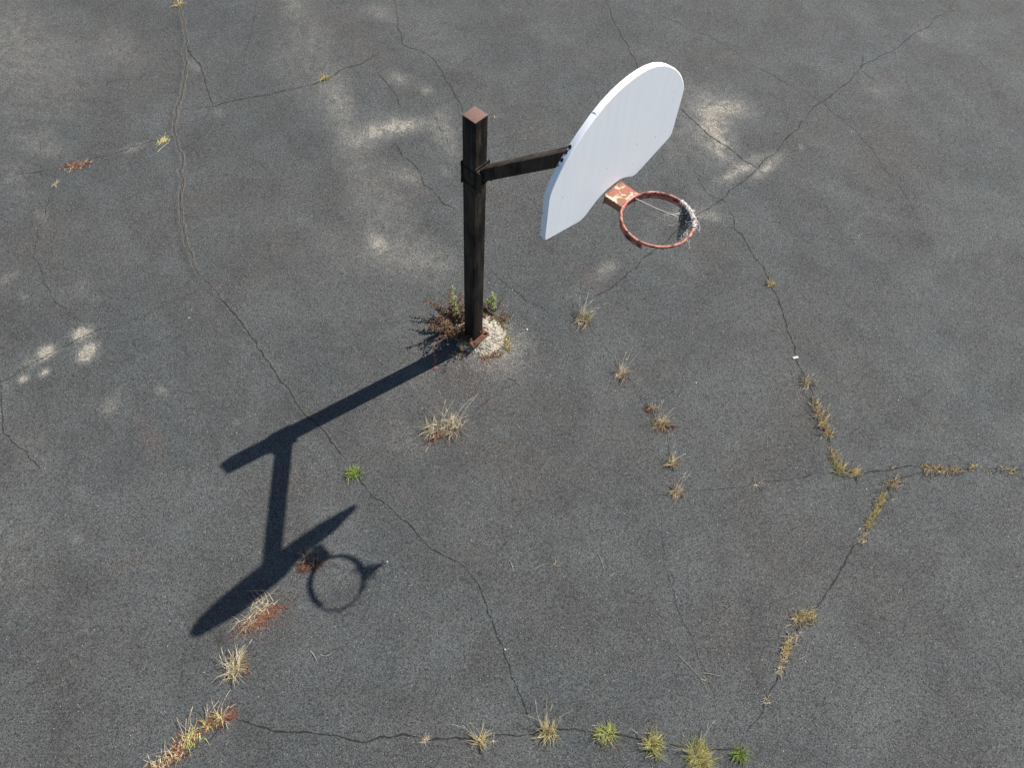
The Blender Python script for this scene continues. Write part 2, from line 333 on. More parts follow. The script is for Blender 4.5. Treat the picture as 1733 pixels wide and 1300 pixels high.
def brackmat():
    s = N('peeled_orange_bracket_paint')
    f2 = s.noise(60, 4, .7); f = s.noise(14, 4, .6, .6)
    c = s.mix(s.mr(f2, .3, .7), (.21, .072, .045), (.31, .12, .078))
    c = s.mix(s.mr(f, .48, .60, 0, .45), c, (.15, .10, .045))
    gn = s.n('NewGeometry'); gz = s.n('SeparateXYZ'); s.put(gz.inputs[0], gn.outputs['Normal'])
    pk = s.math('MULTIPLY', s.mr(s.noise(15, 5, .6, .8), .49, .54), s.mr(gz.outputs[2], .3, .8, .12, 1))
    c = s.mix(pk, c, (.52, .38, .29))
    c = s.mix(s.mr(s.noise(11, 3, .6), .60, .64, 0, .9), c, (.030, .012, .008))
    s.bump(s.math('SUBTRACT', f2, pk), .3, .002)
    return s.done(c, .7, 0, .35)
M_brack = brackmat()
def boardmat():
    s = N('chalky_white_enamel')
    v = s.scaled((1, 1, .07)); st_ = s.noise(26, 5, .65, .1, vec=v); b_ = s.noise(2.6, 4, .6)
    c = s.mix(s.mr(st_, .38, .68), (.800, .815, .825), (.755, .772, .790))
    c = s.mix(s.mr(b_, .4, .7, 0, .5), c, (.745, .77, .80))
    sp_ = s.n('TexVoronoi'); s.put(sp_.inputs['Vector'], s.tc.outputs['Object']); sp_.inputs['Scale'].default_value = 15
    q = s.n('SeparateColor'); s.put(q.inputs[0], sp_.outputs['Color'])
    fleck = s.math('MULTIPLY', s.mr(sp_.outputs['Distance'], .05, .12, 1, 0), s.math('GREATER_THAN', q.outputs[0], .82))
    c = s.mix(s.math('MULTIPLY', fleck, .7), c, (.13, .11, .09))
    tiny = s.n('TexVoronoi'); s.put(tiny.inputs['Vector'], s.tc.outputs['Object']); tiny.inputs['Scale'].default_value = 42
    q2 = s.n('SeparateColor'); s.put(q2.inputs[0], tiny.outputs['Color'])
    c = s.mix(s.math('MULTIPLY', s.mr(tiny.outputs['Distance'], .08, .2, 1, 0), s.mr(q2.outputs[0], .8, .95, 0, .35)), c, (.35, .33, .31))
    s.bump(s.math('ADD', s.noise(60, 3, .5), s.math('MULTIPLY', st_, .3)), .05, .001)
    return s.done(c, .55, 0, .4)
M_board = boardmat()
def concrete():
    s = N('rough_exposed_aggregate_concrete')
    v = s.n('TexVoronoi'); s.put(v.inputs['Vector'], s.tc.outputs['Object']); v.inputs['Scale'].default_value = 46
    q = s.n('SeparateColor'); s.put(q.inputs[0], v.outputs['Color']); n1 = s.noise(30, 5, .65); n2 = s.noise(7, 4, .6)
    c = s.mix(q.outputs[0], (.19, .17, .13), (.42, .385, .32))
    c = s.mix(s.mr(n1, .55, .75, 0, .8), c, (.05, .042, .032)); c = s.mix(s.mr(n2, .55, .75, 0, .4), c, (.12, .10, .07))
    s.bump(s.math('SUBTRACT', n1, s.math('MULTIPLY', v.outputs['Distance'], 1.4)), .9, .012)
    return s.done(c, .93, 0, .2)
M_conc = concrete()
def strand(name, cols, rough=.8, trans=.12):
    s = N(name); ge = s.n('NewGeometry')
    cr = s.n('ValToRGB'); s.put(cr.inputs[0], ge.outputs['Random Per Island'])
    el = cr.color_ramp.elements
    while len(el) < len(cols): el.new(.5)
    for i, c in enumerate(cols): el[i].position = i/(len(cols)-1)*.96+.02; el[i].color = (*c, 1)
    c = s.mix(s.mr(s.noise(55, 2, .6), .4, .8, 0, .25), cr.outputs[0], (.14, .10, .06))
    m = s.done(c, rough, 0, .25)
    tr = s.n('BsdfTranslucent'); s.put(tr.inputs[0], c); mx = s.n('MixShader'); mx.inputs[0].default_value = trans
    s.t.links.new(s.b.outputs[0], mx.inputs[1]); s.t.links.new(tr.outputs[0], mx.inputs[2]); s.t.links.new(mx.outputs[0], s.t.nodes['Material Output'].inputs['Surface'])
    return m
M_straw = strand('dry_straw', [(.46, .35, .17), (.72, .58, .33), (.80, .69, .44), (.36, .25, .11), (.64, .50, .27)])
M_pale = strand('bleached_straw', [(.42, .36, .26), (.66, .59, .45), (.58, .51, .37), (.28, .22, .15), (.72, .66, .52)])
M_orange = strand('orange_straw', [(.38, .27, .16), (.58, .45, .28), (.70, .59, .41), (.28, .18, .10), (.62, .50, .33)])
M_olive = strand('half_dry_grass', [(.30, .28, .09), (.60, .50, .24), (.38, .36, .12), (.70, .58, .34), (.50, .43, .18)])
M_green = strand('green_grass', [(.18, .27, .05), (.34, .45, .10), (.52, .54, .18), (.60, .54, .26)])
M_bright = strand('bright_green_grass', [(.13, .24, .03), (.24, .36, .06), (.38, .46, .12)])
M_red = strand('red_runners', [(.11, .034, .024), (.19, .068, .045), (.26, .10, .065), (.28, .15, .10)])
M_rust = strand('rust_orange_litter', [(.22, .095, .058), (.29, .135, .085), (.15, .07, .045), (.33, .20, .14)])
M_dock = strand('reddish_seed_leaves', [(.045, .018, .012), (.12, .048, .032), (.19, .095, .060), (.07, .035, .020), (.10, .085, .035), (.21, .14, .09)])
M_dark = strand('withered_grey_stems', [(.208, .160, .136), (.352, .288, .240), (.128, .088, .072)])
M_leaf = strand('fresh_leaves', [(.12, .17, .035), (.22, .30, .075), (.15, .20, .05)])
M_dkgreen = strand('dull_green_leaves', [(.046, .058, .018), (.078, .098, .026), (.117, .065, .033)])
M_cord = strand('frayed_white_cord', [(.62, .60, .58), (.42, .40, .39), (.50, .48, .45)])
M_cordk = strand('grimy_black_cord', [(.045, .045, .047), (.18, .178, .176), (.38, .37, .37), (.09, .09, .092), (.5, .49, .48)])
M_chip = rust_plain('pale_debris', (.42, .38, .32), (.52, .48, .42), (.34, .30, .25))

# ------------------------------------------------------------------ basketball hoop
TH = R(-38.24768); D = Vector((math.cos(TH), math.sin(TH), 0)); NN = Vector((-math.sin(TH), math.cos(TH), 0)); Z = Vector((0, 0, 1))
LX, LY = .0067, -.01386                    # the post leans a little
ZB, HH, PW = .10, 2.95137, .13608
hoop = empty('basketball_hoop', (0, 0, 0))
tag(hoop, 'rusty basketball hoop with white fan shaped backboard on a square black steel post', 'basketball hoop')
def fr(d, n, z): return D*d + NN*n + Z*z    # hoop frame -> world
def lean(d, n, z): return fr(d, n, z) + Vector((LX*z, LY*z, 0))
def box(bm, f, d0, d1, n0, n1, z0, z1, bev=0., seg=2):
    vs = [bm.verts.new(f(d, n, z)) for z in (z0, z1) for d, n in ((d0, n0), (d1, n0), (d1, n1), (d0, n1))]
    fs = [bm.faces.new([vs[i] for i in q]) for q in ((3, 2, 1, 0), (4, 5, 6, 7), (0, 1, 5, 4), (1, 2, 6, 5), (2, 3, 7, 6), (3, 0, 4, 7))]
    if bev:
        es = {e for f_ in fs for e in f_.edges}
        bmesh.ops.bevel(bm, geom=list(es), offset=bev, segments=seg, profile=.5, affect='EDGES')
    return vs
def cyl(bm, A, B, r, n=12, r2=None):
    A, B = Vector(A), Vector(B); ax = (B-A).normalized(); u = ax.orthogonal().normalized(); v = ax.cross(u)
    r2 = r if r2 is None else r2
    a_ = [bm.verts.new(A+(u*math.cos(t)+v*math.sin(t))*r) for t in [2*math.pi*i/n for i in range(n)]]
    b_ = [bm.verts.new(B+(u*math.cos(t)+v*math.sin(t))*r2) for t in [2*math.pi*i/n for i in range(n)]]
    for i in range(n): bm.faces.new((a_[i], a_[(i+1) % n], b_[(i+1) % n], b_[i]))
    bm.faces.new(a_[::-1]); bm.faces.new(b_)
h = PW/2
bm = bmesh.new(); box(bm, lean, -h, h, -h, h, ZB, HH-.006, .009, 3); fin('post', bm, M_post, hoop)
bm = bmesh.new(); box(bm, lean, -h+.001, h-.001, -h+.001, h-.001, HH-.0055, HH, .0025, 2); fin('post_cap', bm, M_cap, hoop)
# base plate with bolts and a weld ring mark
bm = bmesh.new(); box(bm, fr, -.122, .124, -.124, .118, ZB-.012, ZB+.004, .004, 2)
bp = fin('base_plate', bm, M_plate, hoop)
for sd in (-1, 1):
    for sn in (-1, 1):
        bm = bmesh.new(); c = fr(sd*.098, sn*.090, ZB+.004)
        cyl(bm, c, c+Z*.004, .0155, 16); cyl(bm, c+Z*.004, c+Z*.010, .010, 6)
        fin('anchor_bolt', bm, M_bolt, bp, 30)
bm = bmesh.new()
for i in range(20):
    t0, t1 = 2*math.pi*i/20, 2*math.pi*(i+1)/20
    cyl(bm, fr(.098+.017*math.cos(t0), .017*math.sin(t0), ZB+.0048), fr(.098+.017*math.cos(t1), .017*math.sin(t1), ZB+.0048), .0016, 5)
fin('weld_ring', bm, M_bolt, bp)
# clamp: two plates squeezed on the post by threaded rods
ZC0, ZC1 = 2.275, 2.515
cl = empty('mounting_clamp', lean(0, 0, ZC0)); cl.parent = hoop
def parent_local(o, par):                    # child meshes are built in world space
    o.parent = par; o.matrix_parent_inverse = Matrix.Translation(-par.location)
bm = bmesh.new(); box(bm, lean, h+.001, h+.010, -.072, .092, ZC0+.05, ZC1-.004, .0015, 1)
o = fin('clamp_plate', bm, M_post); parent_local(o, cl)
bm = bmesh.new(); box(bm, lean, -h-.010, -h-.001, -.078, .082, ZC0, ZC1-.01, .0015, 1)
o = fin('clamp_plate', bm, M_post); parent_local(o, cl)
bm = bmesh.new(); box(bm, lean, h+.011, h+.062, -.066, -.056, ZC0+.01, ZC1-.03, .0012, 1); box(bm, lean, h+.011, h+.062, .056, .066, ZC0+.06, ZC1-.03, .0012, 1)
box(bm, lean, h+.012, h+.024, -.055, .055, ZC1-.045, ZC1-.028, .0012, 1)
o = fin('arm_bracket', bm, M_arm); parent_local(o, cl)
for zc in (ZC0+.035, ZC1-.05):
    for sn in (-1, 1):
        bm = bmesh.new(); cyl(bm, lean(-h-.011, sn*.0735, zc), lean(h+.012, sn*.0735, zc), .0048, 10)
        for dd in (-h-.013, h+.010): cyl(bm, lean(dd, sn*.0735, zc), lean(dd+.003, sn*.0735, zc), .0070, 6)
        o = fin('clamp_bolt', bm, M_bolt); parent_local(o, cl)
# sloping arm
BF = 1.267                                   # front of the backboard, from the post axis
TK = .039
sl_ = (3.89457-2.37661)/(1.79231-.068)
def armz(d): return 2.37661+sl_*(d-.068)
dv = (D+Z*sl_).normalized(); uu = NN.cross(dv); uu = uu if uu.z > 0 else -uu
bm = bmesh.new(); W2, H2 = .0482, .0497
rings = []
for dd, vert in ((.085, True), (BF-.037, True)):
    ring = []
    for a_, b_ in ((-1, -1), (1, -1), (1, 1), (-1, 1)):
        P = D*dd+Z*armz(dd)+NN*(a_*W2)+uu*(b_*H2)
        k = (dd-P.dot(D))/dv.dot(D); ring.append(bm.verts.new(P+dv*k))   # both ends cut plumb
    rings.append(ring)
for i in range(4): bm.faces.new((rings[0][i], rings[0][(i+1) % 4], rings[1][(i+1) % 4], rings[1][i]))
bm.faces.new(rings[0][::-1]); bm.faces.new(rings[1])
bmesh.ops.bevel(bm, geom=[e for e in bm.edges if abs((e.verts[0].co-e.verts[1].co).normalized().dot(dv)) > .95], offset=.005, segments=2, affect='EDGES', profile=.5)
fin('support_arm', bm, M_arm, hoop)
# weld gusset under the arm
bm = bmesh.new(); z0 = armz(.09)-.075
tri = [(.0795, z0-.075), (.0795, z0+.035), (.21, armz(.21)-.062)]
va = [bm.verts.new(fr(d, -.004, z)) for d, z in tri]; vb = [bm.verts.new(fr(d, .004, z)) for d, z in tri]
bm.faces.new(va); bm.faces.new(vb[::-1])
for i in range(3): bm.faces.new((va[i], va[(i+1) % 3], vb[(i+1) % 3], vb[i]))
fin('gusset', bm, M_arm, hoop, 0)
# backboard
UL = .00511; BL = -.011
half = [(0.0, 3.086), (0.044, 3.086), (0.088, 3.08), (0.132, 3.066), (0.171, 3.046), (0.211, 3.022), (0.243, 3.002), (0.272, 2.992), (0.306, 2.99), (0.338, 2.998), (0.441, 3.027), (0.548, 3.058), (0.642, 3.085), (0.661, 3.093), (0.672, 3.112), (0.674, 3.142), (0.675, 3.447), (0.672, 3.477), (0.66, 3.51), (0.635, 3.557), (0.59, 3.62), (0.54, 3.676), (0.481, 3.731), (0.413, 3.783), (0.334, 3.834), (0.245, 3.877), (0.156, 3.904), (0.078, 3.916), (0.0, 3.92)]
out = half + [(-u, z) for u, z in half[-2:0:-1]]
bm = bmesh.new()
vs = [bm.verts.new(fr(BF, u+BL, z)) for u, z in out]
f0 = bm.faces.new(vs); bmesh.ops.recalc_face_normals(bm, faces=[f0])
if f0.normal.dot(D) < 0: bmesh.ops.reverse_faces(bm, faces=[f0])
ex = bmesh.ops.extrude_face_region(bm, geom=[f0])
back = [x for x in ex['geom'] if isinstance(x, bmesh.types.BMFace)][0]
# extruded copy becomes the front; move the original backwards
for v in back.verts: v.co = v.co
for v in f0.verts if f0.is_valid else []: pass
fv = set(back.verts)
for v in bm.verts:
    if v not in fv: v.co -= D*TK
bm.faces.ensure_lookup_table()
rear = [f for f in bm.faces if len(f.verts) > 8 and f is not back]
if not rear:
    bm.edges.ensure_lookup_table()
    r_ = bmesh.ops.holes_fill(bm, edges=[e for e in bm.edges if e.is_boundary]); rear = r_['faces']
bmesh.ops.recalc_face_normals(bm, faces=bm.faces)
bmesh.ops.inset_region(bm, faces=rear, thickness=.016)
for f in rear:
    for v in f.verts: v.co += D*.026
bmesh.ops.bevel(bm, geom=list(back.edges), offset=.007, segments=3, affect='EDGES', profile=.5)
board = fin('backboard', bm, M_board, hoop, 40)
for pl_ in board.data.polygons:
    if len(pl_.vertices) > 8: pl_.use_smooth = False
# ribs and mounting pad behind the board
bm = bmesh.new()
for u in (-.33, .33): box(bm, fr, BF-.034, BF-.0105, u+BL-.006, u+BL+.006, 3.02, 3.76)
for z in (3.17, 3.62): box(bm, fr, BF-.033, BF-.0105, -.52, .52, z-.006, z+.006)
box(bm, fr, BF-.036, BF-.0112, -.11, .11, 3.23, 3.56, .004)
fin('back_rib', bm, M_board, board)
# rust chips eaten into the left rim of the board, near the arm and at the lower corner
def chip(u, z, du, dz, seed, dd=-.004):
    r_ = random.Random(seed); bm = bmesh.new()
    n = 11; P = []
    for i in range(n):
        t = 2*math.pi*i/n; k = r_.uniform(.55, 1.2)
        P.append((math.cos(t)*du*k, math.sin(t)*dz*k))
    return bm, P
def edge_chip(pts, seed, th=.0016):            # pts: (depth behind the front, z) patches on the rim that follow the outline
    bm = bmesh.new(); r_ = random.Random(seed)
    for (dep, i0, t, rd, rz) in pts:
        (u0, z0), (u1, z1) = out[i0], out[(i0+1) % len(out)]
        u = u0+(u1-u0)*t; z = z0+(z1-z0)*t
        tz = Vector((u1-u0, z1-z0)).normalized(); nrm = Vector((tz.y, -tz.x))
        if nrm.dot(Vector((u, z-3.45))) < 0: nrm = -nrm
        n = 12; ri = []; ro = []
        for k in range(n):
            a_ = 2*math.pi*k/n; q = r_.uniform(.6, 1.2)
            dd = BF-dep+math.cos(a_)*rd*q; s_ = math.sin(a_)*rz*q
            ri.append(bm.verts.new(fr(min(dd, BF-.001), u+BL+tz.x*s_-nrm.x*.001, z+tz.y*s_-nrm.y*.001)))
            ro.append(bm.verts.new(fr(min(dd, BF-.001), u+BL+tz.x*s_+nrm.x*th, z+tz.y*s_+nrm.y*th)))
        for k in range(n): bm.faces.new((ri[k], ri[(k+1) % n], ro[(k+1) % n], ro[k]))
        bm.faces.new(ro); bm.faces.new(ri[::-1])
    return bm
nO = len(out)
L_up = nO-20+1; 
def seg_at(z, left=True):                       # outline segment on the left upper arc that contains height z
    bs = None
    for i in range(nO):
        (u0, z0), (u1, z1) = out[i], out[(i+1) % nO]
        if (u0 < 0 or u1 < 0) and u0 <= 0 and u1 <= 0 and min(z0, z1) <= z <= max(z0, z1) and max(abs(u0), abs(u1)) > .25 and z > 3.12:
            return i, (z-z0)/(z1-z0+1e-9)
        if bs is None and z <= 3.12 and abs(u0+.675) < .02 and z0 < 3.13: bs = (i, .4)
    return bs or (0, 0)
pt = []
for dep, z, rd, rz in ((.034, 3.698, .016, .022), (.040, 3.672, .014, .022), (.038, 3.640, .012, .022), (.042, 3.612, .005, .012), (.043, 3.30, .003, .010), (.040, 3.155, .004, .006), (.043, 3.68, .003, .006)):
    i_, t_ = seg_at(z+.022); pt.append((dep*.8, i_, t_, rd*.72, rz*.72))
for k_, q_ in enumerate(pt): fin('rust_patch', edge_chip([q_], 3*7+k_), M_bolt, board, 0)
pt = []
for dep, z, rd, rz in ((.035, 3.105, .006, .012), (.026, 3.10, .004, .008)):
    i_, t_ = seg_at(z); pt.append((dep, i_, t_, rd, rz))
for k_, q_ in enumerate(pt): fin('rust_patch', edge_chip([q_], 5*7+k_), M_bolt, board, 0)
i_, t_ = seg_at(3.845)
bm = bmesh.new()
(u0, z0), (u1, z1) = out[i_], out[(i_+1) % nO]; uc, zc = u0+(u1-u0)*t_, z0+(z1-z0)*t_
nv = Vector((z1-z0, -(u1-u0))).normalized(); nv = nv if nv.y > 0 else -nv
P0 = fr(BF-.036, uc+BL+nv.x*.0008, zc+nv.y*.0008); P1 = fr(BF-.025, uc+BL+nv.x*.0008+.006, zc+nv.y*.0008+.004); P2 = fr(BF-.004, uc+BL+nv.x*.0008+.001, zc+nv.y*.0006)
cyl(bm, P0, P1, .0014, 5); cyl(bm, P1, P2, .0012, 5, .0004)
fin('edge_split', bm, M_bolt, board)
# rim
DR, ZR, RR = 1.64477, 3.05032, .2366
RC = fr(DR, UL, ZR)
rim = empty('rim', RC); rim.parent = hoop
def torus_arc(bm, a0, a1, prof, n):
    closed = abs(a1-a0-2*math.pi) < 1e-6; rows = []
    for i in range(n+(0 if closed else 1)):
        a_ = a0+(a1-a0)*i/n; dr = D*math.cos(a_)+NN*math.sin(a_)
        rows.append([bm.verts.new(RC+dr*r_+Z*z_) for r_, z_ in prof])
    m = len(prof)
    for i in range(n if closed else n):
        A, B = rows[i], rows[(i+1) % len(rows)]
        for j in range(m): bm.faces.new((A[j], A[(j+1) % m], B[(j+1) % m], B[j]))
    if not closed: bm.faces.new(rows[0]); bm.faces.new(rows[-1][::-1])
bm = bmesh.new(); torus_arc(bm, 0, 2*math.pi, [(RR+.0100*math.cos(t), .0100*math.sin(t)) for t in [2*math.pi*k/12 for k in range(12)]], 96)
o = fin('rim_ring', bm, M_rim, None, 60); parent_local(o, rim)
bm = bmesh.new(); torus_arc(bm, math.pi-R(104), math.pi+R(104), [(RR-.003, -.050), (RR+.003, -.050), (RR+.003, -.006), (RR-.003, -.006)], 70)
o = fin('stiffening_band', bm, M_rim, None, 40); parent_local(o, rim)
for i in range(12):                              # net hooks
    a_ = 2*math.pi*(i+.5)/12; dr = D*math.cos(a_)+NN*math.sin(a_); tn = -D*math.sin(a_)+NN*math.cos(a_)
    bm = bmesh.new(); ps = [RC+dr*(RR-.001)+tn*(.014*math.cos(t))-Z*(.006+.016*math.sin(t)) for t in [math.pi*k/6 for k in range(7)]]
    for p_, q_ in zip(ps, ps[1:]): cyl(bm, p_, q_, .0024, 6)
    o = fin('net_hook', bm, M_rim); parent_local(o, rim)
# bracket between board and ring
bm = bmesh.new(); PTS = [(BF+.001, -.080), (BF+.001, .104), (DR-math.sqrt(RR**2-.098**2)-.002, .098), (DR-math.sqrt(RR**2-.05**2)-.002, .05), (DR-RR-.002, 0), (DR-math.sqrt(RR**2-.05**2)-.002, -.05), (DR-math.sqrt(RR**2-.080**2)-.002, -.080)]
tp = [bm.verts.new(fr(d, n+UL, ZR+.001)) for d, n in PTS]; bt = [bm.verts.new(fr(d, n+UL, ZR-.058)) for d, n in PTS]
bm.faces.new(tp); bm.faces.new(bt[::-1])
for i in range(len(PTS)): bm.faces.new((tp[i], tp[(i+1) % len(PTS)], bt[(i+1) % len(PTS)], bt[i]))
bmesh.ops.recalc_face_normals(bm, faces=bm.faces)
bmesh.ops.bevel(bm, geom=list(bm.edges), offset=.003, segments=2, affect='EDGES')
o = fin('rim_bracket', bm, M_brack, None, 40); parent_local(o, rim)
bm = bmesh.new(); box(bm, fr, BF+.0005, BF+.006, -.078+UL, .104+UL, ZR-.075, ZR+.008, .001, 1)
o = fin('mounting_plate', bm, M_brack, None, 40); parent_local(o, rim)

# ------------------------------------------------------------------ strands
def strand_path(bm, P, r0, r1, n=3):
    rows = []
    for i, p_ in enumerate(P):
        t = (P[min(i+1, len(P)-1)]-P[max(i-1, 0)]); t = t.normalized() if t.length > 1e-9 else Z.copy()
        u = t.cross(Z); u = u.normalized() if u.length > 1e-3 else t.orthogonal().normalized(); v = t.cross(u)
        r = r0+(r1-r0)*i/(len(P)-1)
        rows.append([bm.verts.new(p_+(u*math.cos(a_)+v*math.sin(a_))*r) for a_ in [2*math.pi*k/n+.5 for k in range(n)]])
    for A, B in zip(rows, rows[1:]):
        for j in range(n): bm.faces.new((A[j], A[(j+1) % n], B[(j+1) % n], B[j]))
    bm.faces.new(rows[0][::-1]); bm.faces.new(rows[-1])
def blade(bm, base, az, el, L, droop, w0, r_, seg=4, w1=.0004, curl=.0):
    P = [base.copy()]; e_ = el; a_ = az
    for i in range(seg):
        e_ -= droop/seg*(1+i*.4); a_ += curl/seg
        st_ = L/seg; q = P[-1]+Vector((math.cos(a_)*math.cos(e_), math.sin(a_)*math.cos(e_), math.sin(e_)))*st_
        q.z = max(q.z, .003+.003*r_.random()); P.append(q)
    strand_path(bm, P, w0, w1)
    return P
def leaf(bm, p_, az, el, L, Wd, r_):
    d = Vector((math.cos(az)*math.cos(el), math.sin(az)*math.cos(el), math.sin(el))); s_ = d.cross(Z)
    s_ = s_.normalized() if s_.length > .01 else Vector((1, 0, 0)); nn_ = s_.cross(d)
    a_ = bm.verts.new(p_); b_ = bm.verts.new(p_+d*L*.5+s_*Wd+nn_*Wd*.3); c = bm.verts.new(p_+d*L-nn_*L*.1); e_ = bm.verts.new(p_+d*L*.5-s_*Wd+nn_*Wd*.3)
    m_ = bm.verts.new(p_+d*L*.5-nn_*Wd*.15)
    for q in ((a_, b_, m_), (b_, c, m_), (c, e_, m_), (e_, a_, m_)): bm.faces.new(q)
# ragged net remains
nr = random.Random(11)
net = empty('net_remains', fr(DR+.10, .19, ZR)); net.parent = hoop
def ringp(a_, dr=0, dz=0): return RC+(D*math.cos(a_)+NN*math.sin(a_))*(RR+dr)+Z*dz
A_NET = R(62)
bm = bmesh.new()                                  # white cord wrapped round the ring
for k in range(7):
    P = []
    for i in range(46):
        t = i/45; a_ = R(86)-R(60)*t; w_ = t*math.pi*2*(5+k)+k*1.7
        P.append(ringp(a_, .013*math.cos(w_)+nr.uniform(-.003, .003), .013*math.sin(w_)+nr.uniform(-.003, .003)))
    strand_path(bm, P, .0034, .003, 4)
for k in range(34):                               # frayed white ends outside and below
    a_ = R(nr.uniform(28, 72)); p_ = ringp(a_, nr.uniform(0, .018), nr.uniform(-.02, .008)); P = [p_]
    az = nr.uniform(0, 6.28)
    for i in range(6):
        az += nr.uniform(-1.1, 1.1); P.append(P[-1]+Vector((math.cos(az)*.011, math.sin(az)*.011, nr.uniform(-.013, .004))))
    strand_path(bm, P, .0026, .0012, 4)
for k in range(13):                                # fragments hanging low
    p_ = ringp(R(nr.uniform(35, 62)), -.03+nr.uniform(-.02, .02), -.12); P = [p_]; az = nr.uniform(3.4, 5.2)
    for i in range(7):
        az += nr.uniform(-1.2, 1.2); P.append(P[-1]+Vector((math.cos(az)*.012, math.sin(az)*.012, nr.uniform(-.016, .002))))
    strand_path(bm, P, .0028, .0012, 4)
# one stretched cord across the ring
q0, q1 = ringp(math.pi-R(-12), -.006, -.012), ringp(A_NET, -.075, -.035)
q0 = ringp(math.pi-R(14), -.006, -.014)
P = [q0.lerp(q1, i/14)-Z*(.004*math.sin(math.pi*i/14))+Vector((nr.uniform(-1, 1), nr.uniform(-1, 1), nr.uniform(-1, 1)))*.0012 for i in range(15)]
strand_path(bm, P, .0034, .003, 4)
o = fin('white_cord', bm, M_cord, None, 80); parent_local(o, net)
bm = bmesh.new()                                  # matted dark knot hanging from the ring
for k in range(56):
    p_ = ringp(R(nr.uniform(38, 80)), -.006-nr.random()*.012, -.008); P = [p_]
    dz_ = nr.random()**.8*.25; tgt = ringp(R(56+nr.uniform(-12, 12)*(1-dz_*2.6)), -.030+nr.uniform(-.030, .030)*(1-dz_*2.8), -.03-dz_)
    n_ = 8
    for i in range(1, n_+1):
        t = i/n_; q = p_.lerp(tgt, t)+Vector((nr.uniform(-1, 1), nr.uniform(-1, 1), nr.uniform(-1, 1)))*.013*(1-t*.3)
        P.append(q)
    strand_path(bm, P, .003, .0018, 4)
for k in range(6):
    p_ = ringp(A_NET+R(nr.uniform(0, 10)), -.02, -.03); tgt = ringp(R(nr.uniform(85, 100)), -.11+nr.uniform(-.02, .02), -.05); P = [p_.lerp(tgt, i/6)+Vector((nr.uniform(-1, 1), nr.uniform(-1, 1), nr.uniform(-1, 1)))*.005 for i in range(7)]
    strand_path(bm, P, .003, .0018, 4)
o = fin('matted_dark_cord', bm, M_cordk, None, 80); parent_local(o, net); bm = bmesh.new()
P = [q0+Vector((0, 0, 0))]
for i in range(5): P.append(P[-1]+Vector((nr.uniform(-.004, .004), nr.uniform(-.006, .002), -.010)))
strand_path(bm, P, .003, .002, 4)
o = fin('cord_end', bm, M_cordk, None, 80); parent_local(o, net)

# ------------------------------------------------------------------ concrete footing
bm = bmesh.new(); FC = Vector((.055, .075, 0)); nr_, na = 26, 96; rows = []
for i in range(nr_+1):
    t = i/nr_; row = []
    for j in range(na):
        a_ = 2*math.pi*j/na
        Rm = (.312-.035*abs(math.sin(a_)))*(1+.16*mnoise.noise(Vector((math.cos(a_)*1.4, math.sin(a_)*1.4, 3)))+.05*mnoise.noise(Vector((math.cos(a_)*6, math.sin(a_)*6, 9))))
        r = Rm*t; x, y = FC.x+r*math.cos(a_), FC.y+r*math.sin(a_)
        prof = (1-max(0, (t-.34)/.66)**1.15)
        z = -.012+(ZB-.004+.012)*prof+ (0.026*mnoise.noise(Vector((x*15, y*15, 1)))+.011*mnoise.noise(Vector((x*60, y*60, 4))))*min(1, max(0, (t-.38)*4))
        row.append(bm.verts.new((x, y, z)))
    rows.append(row)
for i in range(nr_):
    for j in range(na): bm.faces.new((rows[i][j], rows[i+1][j], rows[i+1][(j+1) % na], rows[i][(j+1) % na]))
bmesh.ops.remove_doubles(bm, verts=rows[0], dist=.0001)
ft = fin('concrete_footing', bm, M_conc, None, 80)
tag(ft, 'rough pale concrete footing mounded around the foot of the black post', 'footing')

